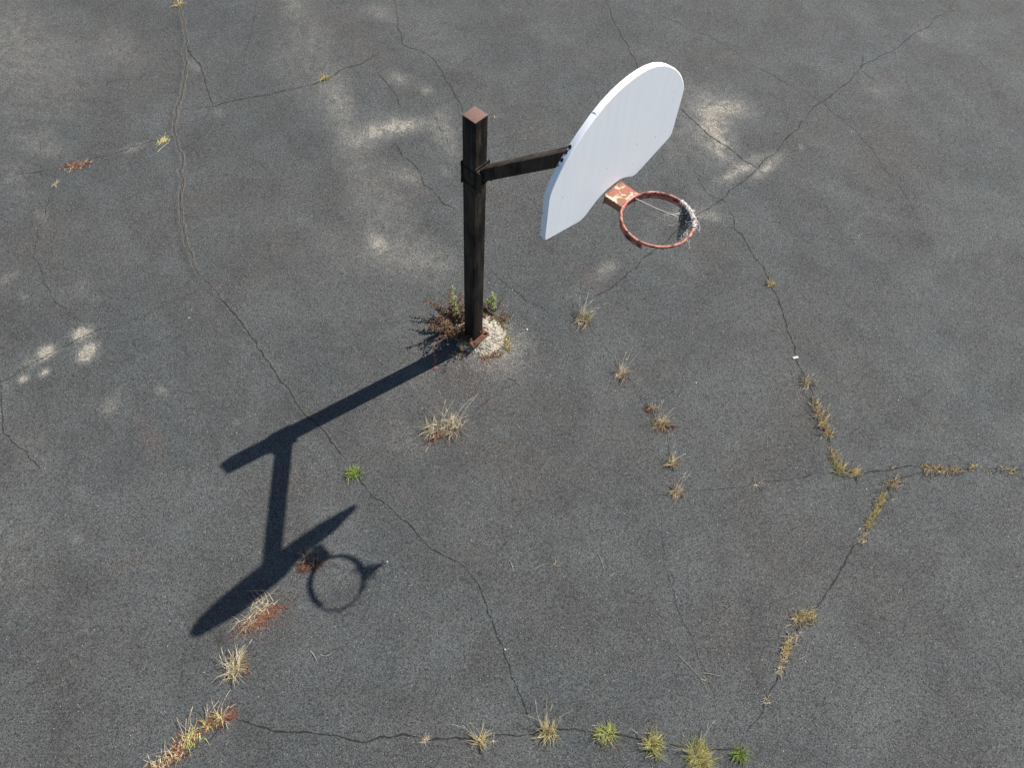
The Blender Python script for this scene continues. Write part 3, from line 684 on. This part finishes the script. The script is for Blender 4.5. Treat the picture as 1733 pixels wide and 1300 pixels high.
# ------------------------------------------------------------------ tufts
def tuft(px, py, label, mat=M_straw, rad=.06, n=60, L=(.05, .13), el=(15, 80), droop=.8, stalks=0, SL=(.16, .3), sdir=None,
         red=0, rdir=None, rmat=M_red, rrad=None, extra=None, w=.0032, name='grass_tuft', cat='grass tuft', group='tufts growing in the asphalt cracks', mix=None, seed=None, bias=None, line=None, rl=.10):
    r_ = random.Random(seed or int(px*7+py*13)); c = g(px, py); root = empty(name, c)
    tag(root, label, cat, group)
    lobes = [(0, 0), (0, 0)]+[(r_.gauss(0, rad*.38), r_.gauss(0, rad*.30)) for _ in range(3)]
    def bpos(k=1.):
        if line:
            lx, ly = line; q = g(px+lx, py+ly)-c; t = r_.uniform(-1, 1)
            return Vector((q.x*t+r_.gauss(0, rad*.34), q.y*t+r_.gauss(0, rad*.34), .001))
        a_ = r_.uniform(0, 2*math.pi); q = rad*.42*math.sqrt(r_.random())*k; l_ = r_.choice(lobes)
        return Vector((math.cos(a_)*q+l_[0]*k, math.sin(a_)*q+l_[1]*k, .001))
    def mk(nm, mt, cnt, LL, ee, dr, wd):
        bm = bmesh.new()
        for _ in range(cnt):
            b_ = bpos(); a_ = math.atan2(b_.y, b_.x)+r_.gauss(0, 1.3) if not line else r_.uniform(0, 2*math.pi)
            if bias is not None and r_.random() < .35: a_ = R(bias)+r_.gauss(0, .6)
            blade(bm, b_, a_, R(r_.uniform(*ee)), r_.uniform(*LL), dr*r_.choice((.2, .5, .8, 1.2, 1.8, 2.6)), wd*r_.uniform(.6, 1.3), r_, 4, curl=r_.gauss(0, .6))
        return fin(nm, bm, mt, root, 0)
    mk('blades', mat, n, L, el, droop, w)
    if mix: mk('dry_blades', mix[0], mix[1], L, (el[0]*.5, el[1]), droop*1.2, w)
    if stalks:
        bm = bmesh.new()
        for k in range(stalks):
            b_ = bpos(.6); a_ = R(sdir[k % len(sdir)]+r_.gauss(0, 16)) if sdir else r_.uniform(0, 2*math.pi)
            P = blade(bm, b_, a_, R(r_.uniform(30, 75)), r_.uniform(SL[0]*.6, SL[1]), r_.uniform(.1, .9), .0015, r_, 7, .0008, r_.uniform(-.8, .8))
            d_ = (P[-1]-P[-2]).normalized()
            strand_path(bm, [P[-1]-d_*.004, P[-1]+d_*.012, P[-1]+d_*.030, P[-1]+d_*r_.uniform(.034, .055)], .0026, .0010)
        fin('seed_stalk', bm, M_pale, root, 0)
    if red:
        bm = bmesh.new(); rr = rrad or rad
        for k in range(red):
            a_ = (R(rdir)+r_.gauss(0, .45)) if rdir is not None else r_.uniform(0, 2*math.pi)
            q = rr*r_.random(); b_ = Vector((math.cos(a_)*q*.8, math.sin(a_)*q*.8, .002)) if rdir is not None else bpos(1.6)
            if line and rdir is None: b_ = bpos()
            blade(bm, b_, a_+r_.gauss(0, 1.0), R(r_.uniform(0, 30)), r_.uniform(.3, 1.)*rl*.6, 1.0, .0028, r_, 3, .0012, r_.uniform(-1.5, 1.5))
        fin('red_runners', bm, rmat, root, 0)
    if extra: extra(root, r_)
    return root
def flat_mat(cnt, rx, ry, ang, mt, nm='litter_mat', L=(.03, .09), off=(0, 0)):
    def f(root, r_):
        bm = bmesh.new()
        for _ in range(cnt):
            u, v = r_.gauss(0, .45)*rx, r_.gauss(0, .45)*ry; ca, sa = math.cos(R(ang)), math.sin(R(ang))
            blade(bm, Vector((off[0]+u*ca-v*sa, off[1]+u*sa+v*ca, .002+.008*r_.random())), r_.uniform(0, 6.28), R(r_.uniform(-2, 14)), r_.uniform(*L), .4, .0026, r_, 3, .0012, r_.uniform(-2, 2))
        fin(nm, bm, mt, root, 0)
    return f
# big tufts around the post
tuft(985, 540, 'silvery dry grass tuft with rusty red runners nearest right of the post', M_pale, .13, 125, (.07, .2), (15, 85), .6, 12, (.2, .32), [100, 80, 110, 150, 75], red=80, rdir=265, rrad=.12, mix=(M_olive, 45))
tuft(765, 722, 'large straw tuft with long seed stalks and a red runner below the post', M_pale, .18, 190, (.07, .19), (10, 80), .6, 14, (.24, .40), [60, 75, 120, 140, 30, 95], red=70, rdir=225, rrad=.16, rl=.10, extra=flat_mat(190, .13, .024, 36, M_red, 'red_mat', (.02, .055), (-.13, -.115)), mix=(M_straw, 60))
tuft(1050, 634, 'straw tuft whose longest stalk leans far to the upper left, right of the post', M_pale, .09, 60, (.05, .15), (15, 75), .6, 9, (.22, .42), [125, 122, 60, 50, 95, 128], mix=(M_orange, 45))
tuft(1102, 692, 'small flat russet clump touching the taller tuft with red legs', M_orange, .06, 34, (.04, .09), (2, 30), .5, red=60, rdir=200, rrad=.09)
tuft(1121, 718, 'bushy straw tuft with two red legs at its base, below the leaning stalk tuft', M_straw, .085, 80, (.05, .14), (20, 80), .6, 10, (.18, .28), [60, 75, 95, 50, 110], red=55, rdir=262, rrad=.10, extra=flat_mat(24, .06, .012, -10, M_red, 'red_leg', (.02, .06), (.08, -.02)))
tuft(1138, 786, 'narrow straw tuft between the bushy red legged one and the orange one', M_straw, .06, 46, (.05, .13), (25, 80), .6, 5, (.14, .22), [95, 60, 110], mix=(M_orange, 20))
tuft(1143, 834, 'round orange brown tuft at the lower end of the short diagonal row', M_orange, .085, 85, (.05, .12), (15, 75), .7, 7, (.16, .26), [130, 85, 60], mix=(M_pale, 25))
tuft(1304, 482, 'small yellow tuft alone on the crack right of the rim', M_straw, .055, 60, (.04, .09), (25, 80), .6, mix=(M_olive, 25))
tuft(1281, 819, 'tiny curled pale wisp lying between the diagonal row and the right hand crack', M_pale, .05, 22, (.05, .09), (2, 20), .5)
# right hand crack, downwards
for i, (px, py, lab, mt, rad, n, L, stk, ln, mx) in enumerate([
 (1362, 648, 'russet stalky tuft just below the white chip on the right hand crack', M_orange, .08, 50, (.04, .12), 9, None, (M_pale, 24)),
 (1379, 684, 'compact pale tuft below the russet stalky one on the right hand crack', M_pale, .06, 50, (.04, .10), 3, (4, 10), (M_straw, 20)),
 (1392, 718, 'long bristly straw tuft casting fan shadows, midway down the right hand crack', M_straw, .075, 105, (.05, .14), 9, (10, 22), (M_orange, 30)),
 (1410, 772, 'pale scruffy tuft above the green hearted one at the bend of the crack', M_straw, .05, 55, (.03, .08), 2, (4, 9), (M_pale, 20)),
 (1420, 794, 'green hearted straw tuft at the bend of the right hand crack', M_olive, .075, 75, (.04, .10), 2, (4, 10), (M_straw, 40)),
 (1446, 803, 'low bushy straw tuft just right of the green hearted one', M_straw, .07, 60, (.04, .10), 0, None, (M_olive, 12)),
 (1514, 792, 'faint wisp of straw on the thin crack above the fork', M_orange, .04, 12, (.03, .06), 0, None, None),
 (1573, 794, 'widest straw tuft at the left end of the horizontal row', M_straw, .07, 75, (.04, .10), 2, (11, 1), (M_pale, 20)),
 (1596, 798, 'straw tuft second in the horizontal row, against the widest one', M_straw, .055, 45, (.03, .08), 0, (7, 1), None),
 (1618, 797, 'loose straw tuft in the middle of the horizontal row', M_orange, .05, 45, (.03, .08), 0, (9, 0), (M_straw, 20)),
 (1646, 792, 'small domed straw tuft right of the middle of the horizontal row', M_straw, .05, 36, (.03, .07), 0, (5, 0), None),
 (1670, 796, 'tiny straw sprig between the domed tuft and the row end', M_orange, .03, 14, (.02, .05), 0, (5, 0), None),
 (1692, 794, 'pale tuft next to the last one of the horizontal row', M_pale, .045, 30, (.03, .07), 0, (5, 1), None),
 (1710, 798, 'last tuft of the horizontal row, nearest the right edge', M_straw, .045, 34, (.03, .07), 0, (8, 2), None),
 (1512, 819, 'orange brown tuft at the fork where the crack turns downward', M_orange, .065, 55, (.03, .09), 3, (6, -1), (M_straw, 20)),
 (1500, 822, 'thin pale sprig touching the left of the orange brown fork tuft', M_pale, .04, 16, (.03, .07), 2, None, None),
 (1492, 845, 'olive straw tuft just below the fork', M_olive, .05, 50, (.03, .08), 2, (4, -9), (M_straw, 40)),
 (1481, 866, 'yellow green tuft second below the fork', M_olive, .05, 46, (.03, .08), 3, (4, -8), (M_straw, 30)),
 (1470, 887, 'dark olive tuft third below the fork', M_olive, .05, 50, (.03, .08), 3, (3, -7), (M_straw, 26)),
 (1460, 912, 'pale spiky tuft at the bottom end of the fork row', M_pale, .05, 46, (.03, .07), 1, (4, -6), (M_straw, 20)),
 (1360, 1046, 'spreading straw tuft at the top of the lower right crack group', M_straw, .07, 95, (.04, .11), 4, (14, -5), (M_olive, 24)),
 (1374, 1036, 'small upright tuft at the top right tip of the lower right group', M_pale, .04, 30, (.03, .09), 0, (1, 5), None),
 (1343, 1080, 'cream leafy clump in the middle of the lower right group', M_pale, .06, 75, (.03, .08), 0, (7, -3), None),
 (1331, 1100, 'dense tawny tuft under the cream leafy clump', M_straw, .055, 80, (.03, .07), 0, (4, -12), (M_olive, 22)),
 (1322, 1130, 'pale straggling tuft at the bottom of the lower right group', M_pale, .045, 60, (.03, .07), 0, (5, -13), (M_straw, 20)),
 (1299, 1188, 'tiny pale star shaped sprig below the lower right group', M_pale, .035, 24, (.03, .07), 0, (1, -4), None)]):
    tuft(px, py, lab, mt, rad, int(n*1.05), (L[0]*.9, L[1]*1.1), (5, 75), .6, stk, (.10, .2), None, line=ln, mix=mx, bias=90 if i < 6 else None, w=.0042)
# bottom row
tuft(925, 1242, 'spiky grey green tuft with rays thrown wide on the bottom crack', M_olive, .08, 52, (.07, .17), (10, 80), .5, 8, (.16, .26), [110, 95, 130, 60], mix=(M_straw, 30), red=26, rdir=0, rmat=M_orange, rrad=.12)
tuft(1030, 1243, 'bright green domed tuft with a red root trailing down the bottom edge', M_green, .10, 125, (.05, .12), (20, 80), .7, 3, (.14, .2), None, mix=(M_straw, 30), red=26, rdir=262, rrad=.18, rl=.06)
tuft(1102, 1262, 'yellow green domed tuft with one stalk leaning left, between two green tufts', M_olive, .10, 110, (.05, .13), (20, 80), .7, 4, (.18, .26), [115, 120], mix=(M_green, 60))
tuft(1180, 1284, 'largest green tuft with pale stalks crossing, at the bottom edge', M_olive, .15, 210, (.06, .16), (15, 80), .7, 8, (.2, .36), [140, 132, 45, 100, 80, 150], mix=(M_green, 110))
tuft(1253, 1275, 'small vivid green tuft rightmost in the bottom row', M_bright, .065, 80, (.05, .11), (30, 85), .5, mix=(M_orange, 12))
tuft(810, 1256, 'sparse thin tuft with a long dark shadow on the bottom crack', M_straw, .05, 34, (.06, .15), (10, 80), .5, 7, (.14, .22), [75, 120, 150, 85], mix=(M_olive, 14))
tuft(720, 1254, 'tiny peach coloured sprig leftmost on the bottom crack', M_orange, .03, 14, (.03, .06), (5, 40), .5, mix=(M_pale, 10))
tuft(835, 1252, 'tiny peach sprig just right of the sparse thin tuft', M_pale, .03, 12, (.02, .05), (5, 40), .5)
# lower left
tuft(378, 1218, 'olive and red tuft at the upper end of the lower left row', M_olive, .08, 50, (.03, .09), (10, 70), .6, 5, (.12, .2), [100, 120, 90], red=90, rdir=35, rrad=.15, mix=(M_red, 40))
tuft(350, 1228, 'yellowing tuft second from the upper end of the lower left row', M_olive, .06, 42, (.03, .09), (10, 70), .6, 4, (.10, .18), [110, 95], red=60, mix=(M_red, 20))
tuft(322, 1250, 'mixed green and straw tuft in the middle of the lower left row', M_green, .08, 55, (.03, .09), (10, 70), .6, 6, (.12, .2), [120, 95, 135], red=80, mix=(M_straw, 30), line=(10, -9))
tuft(298, 1276, 'russet straw tuft near the bottom of the lower left row', M_straw, .09, 50, (.03, .09), (5, 60), .6, 4, (.12, .2), [160, 130], red=150, mix=(M_red, 50), line=(12, -12))
tuft(268, 1298, 'straw tuft cut by the bottom edge, lowest of the lower left row', M_straw, .07, 40, (.03, .08), (10, 60), .6, 3, (.12, .2), [130], red=40, line=(14, -3))
tuft(393, 1136, 'pale tuft with an orange swept plume beneath the backboard shadow', M_pale, .10, 75, (.07, .17), (10, 75), .5, 8, (.18, .28), [50, 95, 160, 55], red=70, rdir=20, rrad=.17, mix=(M_olive, 50), bias=50)
dm = tuft(438, 1035, 'bleached tangled dead mat over rust orange litter beside the backboard shadow', M_pale, .12, 62, (.08, .20), (0, 18), .5, mix=(M_straw, 16), line=(22, -24), name='dead_grass_mat', cat='dead grass', bias=215, w=.0026,
     extra=flat_mat(520, .24, .065, 40, M_rust, 'rust_litter', (.012, .04), (.05, -.055)))
tuft(525, 952, 'dark withered tuft standing in the shadow of the backboard', M_dark, .08, 46, (.08, .19), (30, 80), .4, bias=60, extra=flat_mat(200, .10, .06, 20, M_red, 'red_litter', (.02, .05), (.0, -.04)), mix=(M_dock, 20))
tuft(600, 800, 'bright green star shaped tuft alone on the long crack', M_bright, .075, 80, (.06, .12), (25, 80), .6, mix=(M_green, 30), w=.003)
# upper part
tuft(549, 132, 'small olive tuft on the upper crack, left of the post top', M_olive, .05, 38, (.05, .12), (20, 80), .5, mix=(M_straw, 10))
tuft(276, 237, 'flat olive yellow tuft beside the long crack at upper left', M_olive, .06, 46, (.05, .10), (5, 45), .5, mix=(M_straw, 16), line=(6, -1))
tuft(301, 10, 'yellow tuft at the very top end of the long crack', M_straw, .07, 50, (.05, .15), (20, 80), .5, mix=(M_olive, 20))
tuft(95, 312, 'tiny brown dried sprig under the upper left crack', M_orange, .035, 20, (.03, .07), (10, 60), .5)
tuft(836, 200, 'tiny yellow sprig just right of the post top', M_straw, .03, 10, (.03, .06), (5, 50), .5)
tuft(1613, 17, 'tiny green sprig near the top right corner', M_olive, .04, 14, (.03, .06), (5, 50), .5)
c = g(130, 280); root = empty('dead_grass_mat', c); tag(root, 'flat orange dead grass lying on the upper left crack', 'dead grass', None)
flat_mat(120, .17, .05, 25, M_rust, 'orange_litter', (.03, .09))(root, random.Random(4))
flat_mat(26, .14, .03, 25, M_orange, 'dry_blades', (.05, .11))(root, random.Random(5))

# ------------------------------------------------------------------ weeds at the foot of the post
def dock(name, label, cx, cy, stems, seed, hgt=(.16, .34), spread=.16, greens=()):
    r_ = random.Random(seed); root = empty(name, (cx, cy, 0)); tag(root, label, 'weed', 'weeds round the post footing')
    bs, bl, bg_ = bmesh.new(), bmesh.new(), bmesh.new()
    for k in range(stems):
        b_ = Vector((r_.gauss(0, spread*.45), r_.gauss(0, spread*.40), .002)); az = math.atan2(b_.y, b_.x)+r_.gauss(0, .7)
        P = blade(bs, b_, az, R(r_.uniform(45, 88)), r_.uniform(*hgt), .4, .0022, r_, 6, .0012, r_.uniform(-.5, .5))
        for p_, q_ in zip(P[1:], P[2:]):
            for _ in range(6):
                t = r_.random(); leaf(bl, p_.lerp(q_, t)+Vector((r_.gauss(0, .006), r_.gauss(0, .006), r_.gauss(0, .006))), r_.uniform(0, 6.28), r_.uniform(-.4, 1.2), r_.uniform(.012, .030), r_.uniform(.004, .010), r_)
            if r_.random() < .35:
                t = r_.random(); leaf(bg_, p_.lerp(q_, t), r_.uniform(0, 6.28), r_.uniform(-.2, .8), r_.uniform(.02, .04), r_.uniform(.006, .011), r_)
    fin('stems', bs, M_dark, root, 0); fin('seed_leaves', bl, M_dock, root, 0); fin('green_leaves', bg_, M_dkgreen, root, 0)
    for (gx, gy, gh, dx, dy, ls) in greens:
        b1, b2 = bmesh.new(), bmesh.new()
        P = [Vector((gx+dx*t*t, gy+dy*t*t, gh*t)) for t in [i/7 for i in range(8)]]
        strand_path(b1, P, .0035, .0015)
        for i in range(2, 8):
            for _ in range(4): leaf(b2, P[i], r_.uniform(0, 6.28), r_.uniform(-.2, .6), ls*r_.uniform(.7, 1.2), ls*.28, r_)
        fin('green_stem', b1, M_dkgreen, root, 0); fin('top_leaves', b2, M_leaf, root, 0)
    return root
dock('weed', 'reddish brown bushy weed with two leafy green spires left of the post', -.19, .11, 120, 21, (.12, .36), .21, [(-.03, .14, .46, -.015, .05, .034), (.02, .10, .30, -.03, .0, .022)])
dock('weed', 'small weed with green topped stem standing behind the post to the right', .17, .34, 16, 22, (.10, .24), .12, [(.0, .03, .25, .01, .05, .042), (-.04, .02, .20, -.01, .03, .03)])
# drooping curled leaf lying over the post shadow
r_ = random.Random(31); c = g(738, 596); root = empty('withered_stalk', c); tag(root, 'curled orange brown withered stalk hanging down over the post shadow', 'dead stalk')
bm = bmesh.new()
Q = [g(733, 582, .10)-c, g(736, 592, .08)-c, g(734, 602, .06)-c, g(738, 610, .045)-c, g(735, 617, .02)-c, g(737, 623, .008)-c]
strand_path(bm, Q, .006, .002)
for q in Q:
    for _ in range(7): leaf(bm, q, r_.uniform(0, 6.28), r_.uniform(-.5, .9), r_.uniform(.015, .035), r_.uniform(.004, .009), r_)
fin('curled_leaf', bm, M_rust, root, 0)
# fringe round the footing
def fringe(px, py, label, mt, n, L, el, red=0, **k): return tuft(px, py, label, mt, k.pop('rad', .05), n, L, el, .6, red=red, group='weeds round the post footing', **k)
fringe(846, 548, 'dry buff fringe behind the right side of the concrete footing', M_straw, 70, (.03, .08), (15, 70), mix=(M_orange, 40), line=(10, 9))
fringe(856, 580, 'green and straw fringe along the right side of the concrete footing', M_olive, 60, (.04, .10), (10, 60), mix=(M_straw, 36), line=(2, 12), stalks=4, SL=(.10, .16), sdir=[20, 60, 80])
fringe(832, 602, 'red and tawny fringe at the front right of the concrete footing', M_orange, 60, (.03, .07), (10, 55), red=110, line=(16, -5))
fringe(778, 601, 'dried curl of brown weed at the front left of the footing', M_orange, 30, (.03, .07), (5, 45), red=20, line=(8, 1))
fringe(788, 530, 'thin green tuft just visible behind the post', M_green, 16, (.05, .12), (30, 75))

# ------------------------------------------------------------------ loose bits on the asphalt
def straw(px, py, qx, qy, label, bend=.1, mt=M_pale, fork=False):
    a_, b_ = g(px, py), g(qx, qy); root_c = a_.lerp(b_, .5); r_ = random.Random(int(px+py))
    bm = bmesh.new(); d_ = b_-a_; n_ = Vector((-d_.y, d_.x, 0))
    P = [a_+d_*t+n_*bend*math.sin(math.pi*t)+Z*(.004+.006*math.sin(math.pi*t))-root_c for t in [i/7 for i in range(8)]]
    strand_path(bm, P, .0024, .0013)
    if fork:
        for k in range(6):
            e_ = P[-1]; aa = math.atan2(d_.y, d_.x)+r_.uniform(-1, 1)
            strand_path(bm, [e_, e_+Vector((math.cos(aa)*.03, math.sin(aa)*.03, .002)), e_+Vector((math.cos(aa+.4)*.06, math.sin(aa+.4)*.06, .003))], .002, .0008)
    o = fin('dry_straw', bm, mt, None, 0); o.location = root_c
    tag(o, label, 'straw', 'loose straws on the asphalt')
for q in [(1432, 403, 1457, 401, 'bent pale straw lying right of the rim', -.12),
          (1452, 402, 1458, 396, 'short straw tip beside the bent straw right of the rim', .1),
          (908, 962, 937, 957, 'brownish twig lying on open asphalt left of centre bottom', .12, M_orange, True),
          (1033, 976, 1042, 971, 'short pale straw on open asphalt, right of the brownish twig', .05),
          (1011, 936, 1022, 964, 'long faint straw upright in view between twig and crack', .05),
          (525, 1102, 536, 1119, 'thin straw near the ring shadow, left one of a pair', .05),
          (542, 1109, 562, 1106, 'bent straw near the ring shadow, right one of a pair', -.2),
          (1144, 1107, 1186, 1150, 'long pale stalk with rooty end lying on the thin crack', .02, M_pale, True),
          (862, 950, 868, 968, 'short upright pale straw left of the brownish twig', .1),
          (267, 257, 288, 240, 'pale straw beside the small tuft at upper left', .03),
          (1520, 1005, 1526, 998, 'tiny pale straw alone on the lower right asphalt', .2),
          (1685, 1118, 1694, 1140, 'thin faint straw near the lower right edge', .1),
          (822, 760, 846, 758, 'thin orange straw right of the large straw tuft', .08, M_orange),
          (1140, 469, 1158, 474, 'white thin straw below the rim', .1),
          (575, 730, 592, 735, 'small red tinged straw beside the post shadow', .1, M_orange),
          (720, 765, 726, 757, 'short orange straw below the red runner', .05, M_orange),
          (1190, 1140, 1225, 1148, 'faint straw right of the long rooty stalk', .03),
          (860, 640, 882, 655, 'faint pale straw right of the post foot', .1),
          (1365, 1095, 1352, 1117, 'pale straw curving out of the lower right group', .2),
          (496, 955, 512, 952, 'short pale straw tucked in the shadow of the board', .1)]:
    straw(*q)
def lump(bm, c, s_, r_):
    n_ = 6; top = []; bot = []
    for i in range(n_):
        a_ = 2*math.pi*i/n_; k = r_.uniform(.6, 1.1)
        bot.append(bm.verts.new(c+Vector((math.cos(a_)*s_*k, math.sin(a_)*s_*k, 0)))); top.append(bm.verts.new(c+Vector((math.cos(a_)*s_*k*.7, math.sin(a_)*s_*k*.7, s_*r_.uniform(.5, .9)))))
    for i in range(n_): bm.faces.new((bot[i], bot[(i+1) % n_], top[(i+1) % n_], top[i]))
    bm.faces.new(top); bm.faces.new(bot[::-1])
bm = bmesh.new(); c = g(1346, 606); r_ = random.Random(3)
box(bm, lambda d, n, z: Vector((d*.93-n*.36, d*.36+n*.93, z)), -.032, .032, -.012, .012, 0, .013, .004, 2)
for v in bm.verts: v.co += Vector((r_.uniform(-.003, .003), r_.uniform(-.003, .003), r_.uniform(-.001, .002)))
o = fin('chip', bm, M_chip, None, 0); o.location = c; tag(o, 'pale oblong chip lying at the top of the right hand crack', 'chip')
for px, py, s_, lab in [(892, 558, .014, 'white pebble right of the concrete footing'), (867, 491, .009, 'white flake above the footing, behind the post'), (1178, 648, .010, 'lone white pebble on the asphalt right of the leaning stalk tuft'), (953, 505, .011, 'dark pebble beside the silvery tuft'), (855, 1100, .012, 'pinkish chip on the lower part of the long crack'),
                        (1520, 678, .010, 'lone white pebble on the right hand asphalt'), (655, 951, .010, 'white pebble right of the ring shadow'), (320, 538, .010, 'white pebble right of the pale sand patches'), (1466, 829, .010, 'white pebble left of the fork tufts'), (1060, 608, .009, 'tan flake just above the leaning stalk tuft')]:
    bm = bmesh.new(); lump(bm, Vector((0, 0, 0)), s_, random.Random(int(px))); o = fin('pebble', bm, M_bolt if 'dark' in lab else M_chip, None, 0); o.location = g(px, py)
    tag(o, lab, 'pebble', 'loose pebbles on the asphalt')
bm = bmesh.new(); r_ = random.Random(77)
for _ in range(420):
    c = g(r_.uniform(-60, 1793), r_.uniform(-40, 1340)); lump(bm, Vector((c.x, c.y, .0)), r_.choice((.0018, .0022, .0025, .003, .0042)), r_)
for _ in range(520):
    a_ = r_.uniform(0, 6.28); q = .27+abs(r_.gauss(0, .16)); lump(bm, Vector((FC.x+math.cos(a_)*q, FC.y+math.sin(a_)*q, 0)), r_.choice((.003, .004, .005)), r_)
o = fin('loose_grit', bm, M_chip, None, 0); tag(o, 'pale grit scattered thinly over the asphalt', 'grit', None, 'stuff')
bm = bmesh.new(); r_ = random.Random(78)
for cx, cy, sx, n_ in ((800, 640, 50, 120), (830, 612, 26, 80), (985, 555, 22, 30), (760, 745, 34, 40), (905, 715, 30, 14), (822, 684, 14, 20), (440, 1065, 26, 60), (120, 285, 30, 40), (330, 1250, 40, 60), (690, 590, 30, 40)):
    for _ in range(n_):
        c = g(cx+r_.gauss(0, sx*.6), cy+r_.gauss(0, sx*.4)); az = r_.uniform(0, 6.28); leaf(bm, Vector((c.x, c.y, .004)), az, r_.uniform(0, .5), r_.uniform(.006, .018), r_.uniform(.002, .005), r_)
o = fin('fallen_seed_litter', bm, M_red, None, 0); tag(o, 'red brown seed litter scattered round the post and tufts', 'litter', None, 'stuff')
